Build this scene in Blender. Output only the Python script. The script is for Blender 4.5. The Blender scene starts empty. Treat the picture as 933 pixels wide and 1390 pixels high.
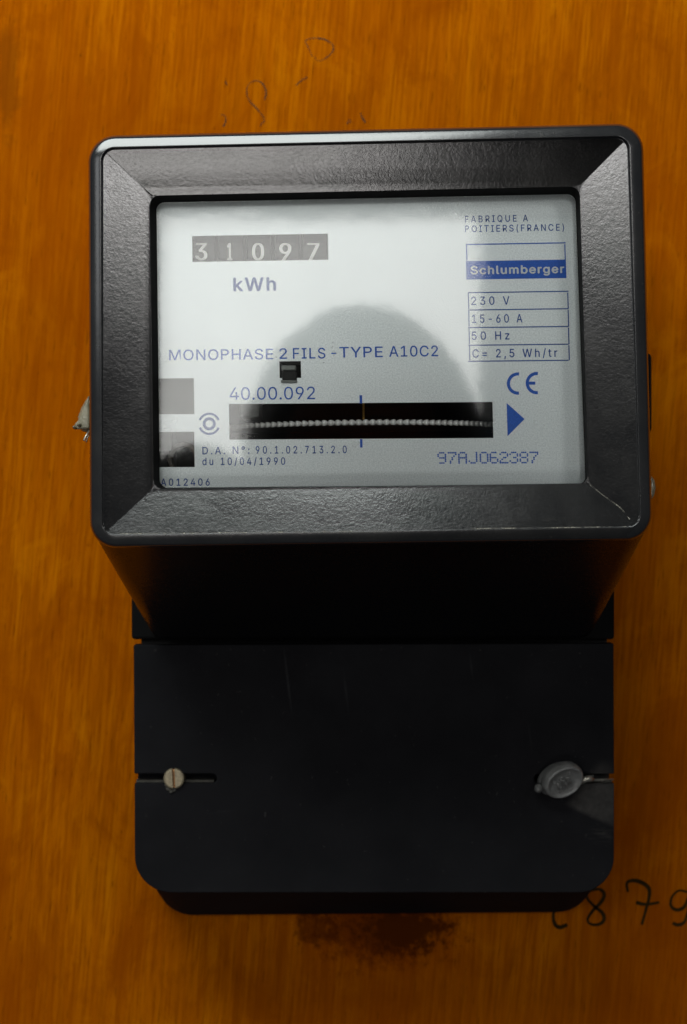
import bpy, bmesh, math, random
from mathutils import Vector, Matrix
random.seed(7)
C = bpy.context.scene.collection
sc = bpy.context.scene
PI = math.pi

# ---------------------------------------------------------------- camera
Z0 = 1.5            # height of the lens above the floor (m)
DW = 480.0          # lens to wooden board (mm)
FPX = 2090.0        # focal length in photo pixels
CX, CY = 466.5, 695.0
cam = bpy.data.cameras.new('camera'); camo = bpy.data.objects.new('camera', cam); C.objects.link(camo)
camo.location = (0, -DW/1000, Z0); camo.rotation_euler = (PI/2, 0, 0)
cam.sensor_width = 36; cam.lens = FPX/1390*36
cam.clip_start = 0.01; cam.clip_end = 50
cam.dof.use_dof = True; cam.dof.focus_distance = 0.372; cam.dof.aperture_fstop = 22
sc.camera = camo

# ---------------------------------------------------------------- light
w = bpy.data.worlds.new('World'); sc.world = w; w.use_nodes = True
w.node_tree.nodes['Background'].inputs[0].default_value = (0.62, 0.72, 0.9, 1)
w.node_tree.nodes['Background'].inputs[1].default_value = 0.05
def area(name, loc, target, sx, sy, radiance, col=(1, 1, 1)):
    l = bpy.data.lights.new(name, 'AREA'); l.shape = 'RECTANGLE'; l.size = sx; l.size_y = sy
    l.energy = radiance*sx*sy*PI; l.color = col
    o = bpy.data.objects.new(name, l); C.objects.link(o); o.location = loc
    d = Vector(target)-Vector(loc); o.rotation_euler = d.to_track_quat('-Z', 'Y').to_euler()
    return o
# windows of the room behind the photographer, the opening overhead, and two added fill lamps
area('window_light', (-0.055, -3.1, Z0+0.05), (-0.055, 0, Z0+0.05), 0.70, 1.19, 4.9, (1, 0.985, 0.96))
area('window_light', (1.33, -2.7, Z0+0.84), (0, 0, Z0), 0.52, 0.44, 12.0, (1, 0.98, 0.96))
area('window_light', (-1.20, -2.75, Z0+0.84), (0, 0, Z0), 0.52, 0.44, 12.0, (1, 0.99, 0.97))
area('side_fill_light', (-1.65, -1.85, Z0+0.62), (0, 0, Z0), 0.4, 0.6, 2.5, (0.95, 0.98, 1))  # added fill lamp, no window there: lightens the left rim
area('low_fill_light', (-0.20, -2.1, Z0-0.74), (0, 0, Z0+0.05), 0.96, 0.24, 7.6, (1, 0.97, 0.94))  # added fill lamp set low, no window there: lightens the top bevel
area('skylight_lamp', (-0.16, -0.42, Z0+0.47), (-0.01, 0, Z0+0.16), 0.46, 0.28, 12.3, (0.94, 1.0, 0.98))

sc.view_settings.view_transform = 'Standard'; sc.view_settings.look = 'None'
sc.view_settings.exposure = 0; sc.view_settings.gamma = 1

# ---------------------------------------------------------------- helpers
def P(px, py, d):
    """point at photo position px,py on the plane d mm in front of the board"""
    k = (DW-d)/FPX/1000
    return Vector(((px-CX)*k, -d/1000, Z0+(CY-py)*k))
ORG = {}
def mk(name, verts, faces, mat, parent=None, smooth=False, bevel=0, segs=2, kind=None):
    me = bpy.data.meshes.new(name)
    if parent is not None: org = ORG[parent.name]
    else:
        xs = [v[0] for v in verts]; ys = [v[1] for v in verts]; zs = [v[2] for v in verts]
        org = Vector(((min(xs)+max(xs))/2, max(ys), (min(zs)+max(zs))/2))
    me.from_pydata([Vector(v)-org for v in verts], [], faces)
    bm = bmesh.new(); bm.from_mesh(me); bmesh.ops.recalc_face_normals(bm, faces=bm.faces); bm.to_mesh(me); bm.free()
    o = bpy.data.objects.new(name, me); C.objects.link(o)
    if parent is not None: o.parent = parent
    else: o.location = org
    ORG[o.name] = org
    me.materials.append(mat)
    if smooth:
        for p in me.polygons: p.use_smooth = True
    if bevel:
        b = o.modifiers.new('bevel', 'BEVEL'); b.width = bevel/1000; b.segments = segs; b.limit_method = 'ANGLE'; b.angle_limit = math.radians(30)
        b.harden_normals = False
    if kind: o['kind'] = kind
    return o
def thing(name, label, cat, loc, group=None):
    o = bpy.data.objects.new(name, None); o.empty_display_size = 0.01; C.objects.link(o); o.location = loc
    o['label'] = label; o['category'] = cat
    if group: o['group'] = group
    ORG[o.name] = Vector(loc); return o
def loft(loops, cap0=False, cap1=False, closed=True):
    n = len(loops[0]); V = [p for l in loops for p in l]; F = []
    for i in range(len(loops)-1):
        for j in range(n if closed else n-1):
            F.append((i*n+j, i*n+(j+1) % n, (i+1)*n+(j+1) % n, (i+1)*n+j))
    if cap0: F.append(tuple(range(n))[::-1])
    if cap1: F.append(tuple((len(loops)-1)*n+j for j in range(n)))
    return V, F
def merge(*parts):
    V, F = [], []
    for v, f in parts:
        b = len(V); V += list(v); F += [tuple(i+b for i in q) for q in f]
    return V, F
def rpx(c, r, n=8):
    """rounded quad outline in photo pixels; c = TL,TR,BR,BL; r = radius or four radii"""
    if not isinstance(r, (list, tuple)): r = [r]*4
    out = []
    for i in range(4):
        p = Vector(c[i]); a = Vector(c[i-1]); b = Vector(c[(i+1) % 4])
        e1 = (a-p).normalized(); e2 = (b-p).normalized(); ce = p+r[i]*(e1+e2)
        for k in range(n+1):
            t = PI/2*k/n
            out.append(ce-r[i]*(e2*math.cos(t)+e1*math.sin(t)))
    return out
def lerpq(a, b, t): return [Vector(p)*(1-t)+Vector(q)*t for p, q in zip(a, b)]
def lift(pts, d): return [P(p[0], p[1], d) for p in pts]
def boxw(x0, x1, y0, y1, d0, d1, dref=None):
    """box: photo-pixel extents at depth dref (default front d1), straight back to d0"""
    dref = d1 if dref is None else dref
    a = P(x0, y0, dref); b = P(x1, y1, dref)
    V = [Vector((x, -d/1000, z)) for d in (d0, d1) for x, z in ((a.x, a.z), (b.x, a.z), (b.x, b.z), (a.x, b.z))]
    return V, [(0, 1, 2, 3), (7, 6, 5, 4), (0, 4, 5, 1), (1, 5, 6, 2), (2, 6, 7, 3), (3, 7, 4, 0)]
def tube(path, r, n=8, cap=True):
    loops = []
    for i, p in enumerate(path):
        a = path[max(i-1, 0)]; b = path[min(i+1, len(path)-1)]
        t = (Vector(b)-Vector(a)).normalized(); u = t.cross(Vector((0.3, 0.2, 1))).normalized(); v = t.cross(u)
        rr = r[i] if isinstance(r, (list, tuple)) else r
        loops.append([Vector(p)+(u*math.cos(2*PI*k/n)+v*math.sin(2*PI*k/n))*rr for k in range(n)])
    return loft(loops, cap, cap)

# ---------------------------------------------------------------- materials
def newmat(name):
    m = bpy.data.materials.new(name); m.use_nodes = True; nt = m.node_tree
    b = nt.nodes['Principled BSDF']; return m, nt, b
def nd(nt, t, **kw):
    n = nt.nodes.new(t)
    for k, v in kw.items(): setattr(n, k, v)
    return n
def coords(nt, scale=(1, 1, 1), rot=(0, 0, 0)):
    tc = nd(nt, 'ShaderNodeTexCoord'); mp = nd(nt, 'ShaderNodeMapping')
    mp.inputs['Scale'].default_value = scale; mp.inputs['Rotation'].default_value = rot
    nt.links.new(tc.outputs['Object'], mp.inputs['Vector']); return mp.outputs['Vector']
def noise(nt, vec, scale, detail=4, rough=0.6, dist=0):
    n = nd(nt, 'ShaderNodeTexNoise'); n.inputs['Scale'].default_value = scale; n.inputs['Detail'].default_value = detail
    n.inputs['Roughness'].default_value = rough; n.inputs['Distortion'].default_value = dist
    nt.links.new(vec, n.inputs['Vector']); return n.outputs['Fac']
def ramp(nt, fac, stops):
    r = nd(nt, 'ShaderNodeValToRGB'); e = r.color_ramp.elements
    while len(e) < len(stops): e.new(0.5)
    for x, (p, c) in zip(e, stops): x.position = p; x.color = tuple(c)+(1,) if len(c) == 3 else c
    nt.links.new(fac, r.inputs['Fac']); return r.outputs['Color']
def mix(nt, fac, a, b, mode='MIX'):
    n = nd(nt, 'ShaderNodeMix', data_type='RGBA', blend_type=mode)
    for s, v in ((n.inputs[0], fac), (n.inputs[6], a), (n.inputs[7], b)):
        if isinstance(v, (int, float)): s.default_value = v
        elif isinstance(v, (tuple, list)): s.default_value = tuple(v)+(1,) if len(v) == 3 else v
        else: nt.links.new(v, s)
    return n.outputs[2]
def mth(nt, op, a, b=None, c=None, clamp=False):
    n = nd(nt, 'ShaderNodeMath', operation=op, use_clamp=clamp)
    for i, v in enumerate((a, b, c)):
        if v is None: continue
        if isinstance(v, (int, float)): n.inputs[i].default_value = v
        else: nt.links.new(v, n.inputs[i])
    return n.outputs[0]
def bump(nt, b, h, strength, dist):
    n = nd(nt, 'ShaderNodeBump'); n.inputs['Strength'].default_value = strength; n.inputs['Distance'].default_value = dist
    nt.links.new(h, n.inputs['Height']); nt.links.new(n.outputs[0], b.inputs['Normal'])
def spot(nt, vec, c, r, soft=1.0):
    """0..1 blob mask round a point (object space)"""
    d = nd(nt, 'ShaderNodeVectorMath', operation='SUBTRACT'); nt.links.new(vec, d.inputs[0]); d.inputs[1].default_value = c
    s = nd(nt, 'ShaderNodeVectorMath', operation='MULTIPLY'); nt.links.new(d.outputs[0], s.inputs[0]); s.inputs[1].default_value = tuple(1/x for x in r)
    l = nd(nt, 'ShaderNodeVectorMath', operation='LENGTH'); nt.links.new(s.outputs[0], l.inputs[0])
    return mth(nt, 'MULTIPLY_ADD', l.outputs['Value'], -1.0/soft, 1.0/soft, clamp=True)

# black moulded plastic with a leathery wrinkle
def plastic(name, col, rough, wr=0.0, wscale=900, dust=0.0, spec=0.5, dustcol=(0.22, 0.2, 0.17)):
    m, nt, b = newmat(name); v = coords(nt)
    big = noise(nt, v, 45, 5, 0.65); fine = noise(nt, v, 1800, 3, 0.7)
    du = mth(nt, 'MULTIPLY', ramp(nt, big, [(0.42, (0, 0, 0)), (0.72, (1, 1, 1))]), dust)
    du2 = mth(nt, 'MULTIPLY', ramp(nt, noise(nt, v, 700, 2, 0.5), [(0.66, (0, 0, 0)), (0.74, (1, 1, 1))]), dust*1.5)
    du = mth(nt, 'ADD', du, du2, clamp=True)
    nt.links.new(mix(nt, du, col, dustcol), b.inputs['Base Color'])
    r1 = mth(nt, 'MULTIPLY_ADD', big, 0.12, rough-0.06); r2 = mth(nt, 'MULTIPLY_ADD', fine, 0.08, r1)
    nt.links.new(r2, b.inputs['Roughness']); b.inputs['Specular IOR Level'].default_value = spec
    if wr:
        h = noise(nt, v, wscale, 3, 0.6, 0.8); h2 = noise(nt, v, wscale*0.35, 2, 0.5, 0.5)
        bump(nt, b, mth(nt, 'MULTIPLY_ADD', h2, 0.8, h), wr, 0.0004)
    return m
M = {}
M['frame'] = plastic('black_frame_plastic', (0.005, 0.0048, 0.0046), 0.14, 0.06, 1500, 0.025, 0.78)
M['rim'] = plastic('black_rim_plastic', (0.012, 0.012, 0.0125), 0.13, 0.03, 1200, 0.03, 0.70)
M['body'] = plastic('black_body_plastic', (0.003, 0.003, 0.0034), 0.24, 0.05, 700, 0.0, 0.3)
M['recess'] = plastic('black_recess_plastic', (0.003, 0.003, 0.003), 0.75, 0, 700, 0.0, 0.08)
M['dark'] = plastic('dark_interior', (0.008, 0.008, 0.009), 0.6, 0, 900, 0.05, 0.3)

# terminal cover: same black, rubbed grey patch below the seal and faint scratches
m, nt, b = newmat('cover_plastic'); v = coords(nt); M['cover'] = m
n1 = noise(nt, v, 30, 5, 0.65); n2 = noise(nt, v, 420, 4, 0.7)
base = mix(nt, ramp(nt, n1, [(0.35, (0, 0, 0)), (0.75, (1, 1, 1))]), (0.0076, 0.0076, 0.0085), (0.0128, 0.0128, 0.0140))
wear = spot(nt, v, (0.0, 0.0, 0.0), (1, 1, 1)); WEAR = wear.node  # placed after the cover exists
M['cover_nodes'] = (nt, v, base, n1, n2, b)
def finish_cover(org):
    nt, v, base, n1, n2, b = M['cover_nodes']
    def loc(px, py): q = P(px, py, 48)-org; return (q.x, q.y, q.z)
    def half(px, py, nx_, nz, w_):
        d = nd(nt, 'ShaderNodeVectorMath', operation='SUBTRACT'); nt.links.new(v, d.inputs[0]); d.inputs[1].default_value = loc(px, py)
        e_ = nd(nt, 'ShaderNodeVectorMath', operation='DOT_PRODUCT'); nt.links.new(d.outputs[0], e_.inputs[0]); e_.inputs[1].default_value = (nx_, 0, nz)
        return mth(nt, 'MULTIPLY_ADD', e_.outputs['Value'], 1.0/w_, 0.5, clamp=True)
    nn = ramp(nt, n2, [(0.3, (0.45, 0.45, 0.45)), (0.7, (1, 1, 1))])
    wob = mth(nt, 'MULTIPLY_ADD', noise(nt, v, 260, 3, 0.6), 0.6, 0.7, clamp=True)
    s = mth(nt, 'MULTIPLY', half(772, 1094, 0.42, 0.91, 0.0012), half(783, 1075, 0.80, -0.60, 0.0020))
    s = mth(nt, 'MULTIPLY', s, mth(nt, 'MULTIPLY', spot(nt, v, loc(806, 1086), (0.0125, 0.02, 0.0125), 0.6), wob))
    s2 = spot(nt, v, loc(818, 1132), (0.005, 0.02, 0.004), 0.9)
    st_ = noise(nt, coords(nt, scale=(260, 1, 1800), rot=(0, 0.5, 0)), 1.0, 3, 0.6)
    s2 = mth(nt, 'MULTIPLY', s2, ramp(nt, st_, [(0.45, (0, 0, 0)), (0.65, (1, 1, 1))]))
    msk = mth(nt, 'MULTIPLY', mth(nt, 'ADD', mth(nt, 'MULTIPLY', s, 0.8), mth(nt, 'MULTIPLY', s2, 0.5)), nn, clamp=True)
    col = mix(nt, msk, base, (0.052, 0.049, 0.045))
    for (px, py, rx, rz, a) in ((391, 925, 0.0005, 0.011, 0.35), (470, 940, 0.0005, 0.008, 0.2), (300, 1102, 0.006, 0.0004, 0.12), (640, 905, 0.0004, 0.005, 0.2), (720, 1000, 0.0005, 0.006, 0.12)):
        k = spot(nt, coords(nt, rot=(0, 0.12, 0)), tuple(Matrix.Rotation(0.12, 3, 'Y') @ Vector(loc(px, py))), (rx, 0.02, rz), 1.0)
        col = mix(nt, mth(nt, 'MULTIPLY', mth(nt, 'MULTIPLY', k, nn), a), col, (0.06, 0.06, 0.06))
    sp = mth(nt, 'MULTIPLY', ramp(nt, noise(nt, v, 600, 2, 0.5), [(0.70, (0, 0, 0)), (0.76, (1, 1, 1))]), 0.35)
    col = mix(nt, sp, col, (0.05, 0.048, 0.045))
    nt.links.new(col, b.inputs['Base Color'])
    nt.links.new(mth(nt, 'MULTIPLY_ADD', n1, 0.2, 0.5), b.inputs['Roughness'])
    b.inputs['Specular IOR Level'].default_value = 0.012
    bump(nt, b, n2, 0.12, 0.0002)

# varnished plywood board
m, nt, b = newmat('varnished_wood'); M['wood'] = m
v = coords(nt, rot=(0, math.radians(-5), 0)); raw = coords(nt)
def sv(s):
    mp = nd(nt, 'ShaderNodeMapping'); mp.inputs['Scale'].default_value = s; nt.links.new(v, mp.inputs['Vector']); return mp.outputs['Vector']
fine = noise(nt, sv((950, 950, 46)), 1.0, 3, 0.6, 0.1)
mid = noise(nt, sv((330, 330, 20)), 1.0, 4, 0.62, 0.25)
blot = noise(nt, sv((50, 50, 32)), 1.0, 5, 0.65, 0.9)
broad = noise(nt, sv((12, 12, 7)), 1.0, 3, 0.5)
col = ramp(nt, mid, [(0.28, (0.235, 0.053, 0.0002)), (0.5, (0.30, 0.077, 0.0003)), (0.72, (0.375, 0.110, 0.0006))])
col = mix(nt, ramp(nt, fine, [(0.34, (0.75, 0.75, 0.75)), (0.56, (0, 0, 0))]), col, (0.19, 0.044, 0.0002))
col = mix(nt, ramp(nt, blot, [(0.32, (0.65, 0.65, 0.65)), (0.50, (0, 0, 0))]), col, (0.18, 0.037, 0.0002))
col = mix(nt, ramp(nt, blot, [(0.56, (0, 0, 0)), (0.74, (0.5, 0.5, 0.5))]), col, (0.43, 0.140, 0.001))
col = mix(nt, ramp(nt, broad, [(0.40, (0.6, 0.6, 0.6)), (0.6, (0, 0, 0))]), col, (0.19, 0.036, 0.0002))
po = noise(nt, sv((1500, 1500, 120)), 1.0, 2, 0.5)
col = mix(nt, ramp(nt, po, [(0.63, (0, 0, 0)), (0.72, (0.6, 0.6, 0.6))]), col, (0.10, 0.024, 0.0003))
dk = noise(nt, sv((900, 900, 300)), 1.0, 2, 0.5)
col = mix(nt, ramp(nt, dk, [(0.74, (0, 0, 0)), (0.79, (0.6, 0.6, 0.6))]), col, (0.04, 0.015, 0.002))
def bl(px, py): q = P(px, py, 0); return (q.x, 0, q.z)
BOARDO = Vector((0, 0, Z0))
def sto(px, py, rx, rz, soft, thr, colr, amt, nsc=260):
    global col
    q = P(px, py, 0)-BOARDO
    s = spot(nt, raw, tuple(q), (rx, 1, rz), soft); nn = noise(nt, raw, nsc, 5, 0.7)
    k = mth(nt, 'ADD', s, mth(nt, 'MULTIPLY_ADD', nn, 1.6, -0.8-thr))
    k = mth(nt, 'MULTIPLY', mth(nt, 'MULTIPLY', k, 3.0, clamp=True), amt)
    col = mix(nt, k, col, colr)
sto(520, 1256, 0.034, 0.019, 1.0, 0.22, (0.10, 0.018, 0.001), 0.8)
sto(545, 1262, 0.026, 0.013, 1.0, 0.32, (0.030, 0.007, 0.001), 0.75)
sto(430, 1258, 0.012, 0.010, 0.9, 0.35, (0.05, 0.010, 0.001), 0.6)
sto(12, 100, 0.006, 0.03, 1.0, 0.3, (0.12, 0.03, 0.001), 0.5, 120)
nt.links.new(col, b.inputs['Base Color'])
nt.links.new(mth(nt, 'MULTIPLY_ADD', mid, 0.2, 0.36), b.inputs['Roughness'])
b.inputs['Specular IOR Level'].default_value = 0.0
bump(nt, b, mth(nt, 'ADD', fine, mid), 0.10, 0.0004)

# silver name plate: satin metal paint
m, nt, b = newmat('silver_plate'); M['plate'] = m; v = coords(nt)
g = noise(nt, v, 2600, 2, 0.7); g2 = noise(nt, v, 60, 4, 0.6)
col = mix(nt, ramp(nt, g, [(0.3, (0, 0, 0)), (0.7, (1, 1, 1))]), (0.62, 0.665, 0.69), (0.87, 0.91, 0.93))
nt.links.new(col, b.inputs['Base Color']); b.inputs['Metallic'].default_value = 0.35
nt.links.new(mth(nt, 'MULTIPLY_ADD', g2, 0.10, 0.24), b.inputs['Roughness'])
bump(nt, b, g, 0.06, 0.0001)

def simple(name, col, rough=0.5, metal=0, spec=0.5, ns=0, na=0.0, bmp=0.0, bs=500):
    m, nt, b = newmat(name); v = coords(nt)
    if ns:
        f = noise(nt, v, ns, 4, 0.65)
        nt.links.new(mix(nt, ramp(nt, f, [(0.3, (0, 0, 0)), (0.7, (1, 1, 1))]), tuple(c*(1-na) for c in col), tuple(min(1, c*(1+na)) for c in col)), b.inputs['Base Color'])
    else: b.inputs['Base Color'].default_value = tuple(col)+(1,)
    b.inputs['Roughness'].default_value = rough; b.inputs['Metallic'].default_value = metal; b.inputs['Specular IOR Level'].default_value = spec
    if bmp: bump(nt, b, noise(nt, v, bs, 3, 0.6), bmp, 0.0003)
    return m
M['blue'] = simple('blue_print', (0.010, 0.10, 0.52), 0.5, 0, 0.4, 2500, 0.22)
M['navy'] = simple('navy_print', (0.014, 0.072, 0.33), 0.5, 0, 0.4, 2500, 0.3)
M['silver_ink'] = simple('pale_print', (0.62, 0.66, 0.68), 0.5, 0.2, 0.4, 2500, 0.1)
M['digit'] = simple('white_digit_paint', (0.97, 0.96, 0.92), 0.5, 0, 0.4, 900, 0.12)
M['wheel'] = simple('dark_wheel', (0.018, 0.017, 0.015), 0.45, 0, 0.5, 500, 0.3)
M['alu'] = simple('aluminium_disc', (0.97, 0.96, 0.93), 0.22, 0.3, 0.5, 700, 0.12)
M['brass'] = simple('brass_dull', (0.50, 0.30, 0.07), 0.4, 0.7, 0.5, 500, 0.3)
M['screw'] = simple('tarnished_screw_metal', (0.22, 0.185, 0.12), 0.45, 0.6, 0.5, 900, 0.35, 0.3, 1200)
M['rust'] = simple('rusty_slot', (0.24, 0.12, 0.05), 0.8, 0.1, 0.3, 900, 0.4)
M['greyledge'] = simple('lit_ledge_residue', (0.035, 0.033, 0.027), 0.8, 0, 0.3, 500, 0.5)  # light on the slot ledges as paler grey; residue crumbs share it
M['copper'] = simple('copper_coil', (0.30, 0.26, 0.22), 0.25, 0.6, 0.5, 800, 0.5)
M['steelgrey'] = simple('grey_bracket', (0.20, 0.21, 0.20), 0.5, 0.4, 0.5, 400, 0.2)
M['wire'] = simple('seal_wire', (0.40, 0.38, 0.32), 0.35, 0.8, 0.5, 900, 0.3)
M['hand_ink'] = simple('felt_pen_ink', (0.024, 0.014, 0.004), 0.8, 0, 0.0, 500, 0.4)
m, nt, b = newmat('pencil_line'); M['pencil'] = m; v = coords(nt)
b.inputs['Base Color'].default_value = (0.060, 0.036, 0.020, 1); b.inputs['Roughness'].default_value = 0.9; b.inputs['Specular IOR Level'].default_value = 0.0
nt.links.new(ramp(nt, noise(nt, v, 350, 4, 0.7), [(0.32, (0.15, 0.15, 0.15)), (0.64, (0.8, 0.8, 0.8))]), b.inputs['Alpha'])
m, nt, b = newmat('clear_seal_plastic'); M['seal'] = m; v = coords(nt)
f = noise(nt, v, 260, 4, 0.6)
nt.links.new(mix(nt, f, (0.08, 0.08, 0.077), (0.22, 0.22, 0.21)), b.inputs['Base Color'])
b.inputs['Roughness'].default_value = 0.24; b.inputs['Subsurface Weight'].default_value = 0.4; b.inputs['Subsurface Radius'].default_value = (0.003, 0.003, 0.003); b.inputs['Subsurface Scale'].default_value = 0.5
b.inputs['Transmission Weight'].default_value = 0.25
bump(nt, b, noise(nt, v, 600, 3, 0.6), 0.6, 0.0005)
M['lead'] = simple('yellowed_clear_seal', (0.17, 0.155, 0.105), 0.22, 0, 0.8, 300, 0.35, 0.4, 400)

# window pane: clear with a Fresnel sheen
m = bpy.data.materials.new('clear_glass'); m.use_nodes = True; nt = m.node_tree; nt.nodes.clear(); M['glass'] = m
out = nd(nt, 'ShaderNodeOutputMaterial'); tr = nd(nt, 'ShaderNodeBsdfTransparent'); gl = nd(nt, 'ShaderNodeBsdfGlossy'); fr = nd(nt, 'ShaderNodeFresnel'); ms = nd(nt, 'ShaderNodeMixShader')
tr.inputs[0].default_value = (0.97, 0.98, 0.97, 1); gl.inputs['Roughness'].default_value = 0.045; fr.inputs[0].default_value = 1.52
vv = coords(nt); bp = nd(nt, 'ShaderNodeBump'); bp.inputs['Strength'].default_value = 0.05; bp.inputs['Distance'].default_value = 0.0006
nt.links.new(noise(nt, vv, 55, 3, 0.5), bp.inputs['Height']); nt.links.new(bp.outputs[0], gl.inputs['Normal'])
nt.links.new(fr.outputs[0], ms.inputs[0]); nt.links.new(tr.outputs[0], ms.inputs[1]); nt.links.new(gl.outputs[0], ms.inputs[2]); nt.links.new(ms.outputs[0], out.inputs[0])

# ---------------------------------------------------------------- wooden board
V = [Vector((x, y, Z0+z)) for y in (0, 0.018) for x, z in ((-0.45, 0.45), (0.45, 0.45), (0.45, -0.45), (-0.45, -0.45))]
board = mk('wooden_board', V, [(0, 1, 2, 3), (7, 6, 5, 4), (0, 4, 5, 1), (1, 5, 6, 2), (2, 6, 7, 3), (3, 7, 4, 0)], M['wood'])
off = BOARDO-board.location
for vx in board.data.vertices: vx.co -= off
board.location = BOARDO; ORG[board.name] = BOARDO
board['kind'] = 'structure'; board['label'] = 'amber varnished plywood board behind the meter'

def smoothpath(pts, n=8):
    out = []
    for i in range(len(pts)-1):
        p0 = Vector(pts[max(i-1, 0)]); p1 = Vector(pts[i]); p2 = Vector(pts[i+1]); p3 = Vector(pts[min(i+2, len(pts)-1)])
        for k in range(n):
            t = k/n
            out.append(0.5*((2*p1)+(-p0+p2)*t+(2*p0-5*p1+4*p2-p3)*t*t+(-p0+3*p1-3*p2+p3)*t**3))
    out.append(Vector(pts[-1])); return out
def ribbon(pts, wd, d):
    s = smoothpath(pts); A, B = [], []
    for i, p in enumerate(s):
        t = (s[min(i+1, len(s)-1)]-s[max(i-1, 0)]).normalized(); nrm = Vector((-t.y, t.x))
        ww = wd/2*(0.88+0.2*math.sin(i*0.13+pts[0][0])) * (0.5 if i in (0, len(s)-1) else 1)
        A.append(P(*(p+nrm*ww), d)); B.append(P(*(p-nrm*ww), d))
    return loft([A, B], closed=False)
def z4(l): return [(500+x/2.155, 1120+y/2.155) for x, y in l]
def z8(l): return [(250+x/3.217, 30+y/3.217) for x, y in l]
strokes = [
 ('ink_numeral', [z4([(556, 238), (543, 255), (542, 275), (548, 292), (562, 299), (583, 291)])], 5.2),
 ('ink_numeral', [z4([(676, 186), (648, 194), (640, 212), (660, 236), (684, 256), (690, 276), (676, 290), (652, 290), (642, 276), (656, 252), (684, 222), (690, 200), (676, 186)])], 4.8),
 ('ink_numeral', [z4([(760, 196), (757, 170), (775, 162), (800, 168), (820, 184), (822, 210), (812, 250), (800, 292)]), z4([(783, 226), (812, 232), (852, 226)])], 5.4),
 ('ink_numeral', [z4([(934, 196), (908, 192), (888, 212), (886, 236), (902, 248), (924, 240), (936, 214), (940, 200), (938, 240), (926, 282), (906, 292), (890, 286)])], 4.4)]
for i, (nm, ps, wd) in enumerate(strokes):
    mk(nm, *merge(*[ribbon(p, wd, 0.12+0.02*j) for j, p in enumerate(ps)]), M['hand_ink'], board)
pen = [[(560, 150), (540, 105), (530, 82), (560, 70), (612, 75), (650, 102), (642, 138), (592, 170), (570, 152)], [(490, 276), (508, 258), (538, 240)],
       [(352, 340), (358, 300), (335, 262), (300, 258), (274, 290), (284, 340), (318, 378), (345, 412), (350, 432), (330, 452)],
       [(160, 405), (178, 408), (182, 432), (172, 455)], [(712, 445), (722, 428), (728, 440)], [(770, 395), (778, 415), (792, 440)], [(180, 258), (188, 276)]]
for i, p in enumerate(pen):
    mk('pencil_mark', *ribbon(z8(p), 2.1 if i < 3 else 2.6, 0.12), M['pencil'], board)

# ---------------------------------------------------------------- the meter
meter = thing('electricity_meter', 'black electricity meter with silver dial plate, reading 31097 kWh, mounted on the varnished board', 'electricity meter', P(505, 700, 0))

L0 = [(120, 184.5), (873, 167.3), (886, 733.5), (122.5, 744.5)]
L1 = [(138, 201), (853.5, 185), (869.5, 715), (139, 725.8)]
L2 = [(140.6, 203.8), (851, 188), (868, 714.3), (140.4, 725.2)]
L3 = [(203.5, 265.5), (787, 253), (799, 656), (209, 664)]
L4 = [(212.5, 275), (781, 263.5), (795, 657.5), (217, 662)]
def side_t(p):
    ts = []
    for i in range(4):
        a = Vector(L2[i]); b_ = Vector(L2[(i+1) % 4]); c_ = Vector(L3[i]); d_ = Vector(L3[(i+1) % 4])
        n = Vector((-(b_-a).y, (b_-a).x)).normalized()
        dist = (p-a).dot(n); full = ((c_+d_)/2-a).dot(n); ts.append(dist/full)
    return max(0, min(1, min(ts)))
D_B0, D_B1 = 112.4, 109.0       # bevel outer / inner depth
N = 10
rimprof = [(0, 108), (0.01, 111.5), (0.05, 112.9), (0.11, 113.65), (0.19, 114.1), (0.3, 114.3), (0.6, 114.6), (0.9, 114.93), (0.96, 114.95), (1.0, 114.8)]
loops = []
for f, d in rimprof:
    loops.append(lift(rpx(lerpq(L0, L1, f), 37-20*f, N), d))
loops.append(lift(rpx(lerpq(L1, L2, 0.9), 16, N), D_B0-0.1))
loops.append(lift(rpx(L2, 15.5, N), D_B0))
V1, F1 = loft(loops)
# the rim is its own mesh; the sloped bezel inside it another
mk('outer_rim', V1, F1, M['rim'], meter, smooth=True)
loops = []
for t, r in ((0, 15.5), (0.03, 13.5), (0.07, 9), (0.12, 5), (0.18, 2.2), (0.3, 1.5), (0.6, 1.5), (0.8, 1.5), (0.88, 3.5), (0.94, 7), (0.98, 11), (1, 13)):
    pts = rpx(lerpq(L2, L3, t), r, N)
    loops.append([P(p.x, p.y, D_B0+(D_B1-D_B0)*side_t(p)) for p in pts])
bz = mk('sloped_bezel', *loft(loops), M['frame'], meter, smooth=True)
e = bz.modifiers.new('bevel', 'BEVEL'); e.width = 0.0005; e.segments = 3; e.limit_method = 'ANGLE'; e.angle_limit = math.radians(8)
wm, nt, b = newmat('worn_glint_plastic'); vv_ = coords(nt)  # pale strips: worn edges, with the mitre's highlight painted in
b.inputs['Base Color'].default_value = (0.30, 0.28, 0.22, 1); b.inputs['Roughness'].default_value = 0.5
nt.links.new(ramp(nt, noise(nt, vv_, 420, 4, 0.75), [(0.42, (0, 0, 0)), (0.62, (0.6, 0.6, 0.6))]), b.inputs['Alpha'])
def wornline(pts, wd, ds):
    s = smoothpath(pts, 5); A, B = [], []
    for i, p in enumerate(s):
        t = (s[min(i+1, len(s)-1)]-s[max(i-1, 0)]).normalized(); n_ = Vector((-t.y, t.x)); f = i/(len(s)-1)
        d = ds[0]*(1-f)+ds[1]*f
        A.append(P(*(p+n_*wd/2), d)); B.append(P(*(p-n_*wd/2), d))
    return loft([A, B], closed=False)
mk('worn_glint_edge', *wornline([(800, 657.5), (820, 673), (843, 690), (855, 705)], 1.3, (D_B1+0.35, D_B0+0.15)), wm, bz)
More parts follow.
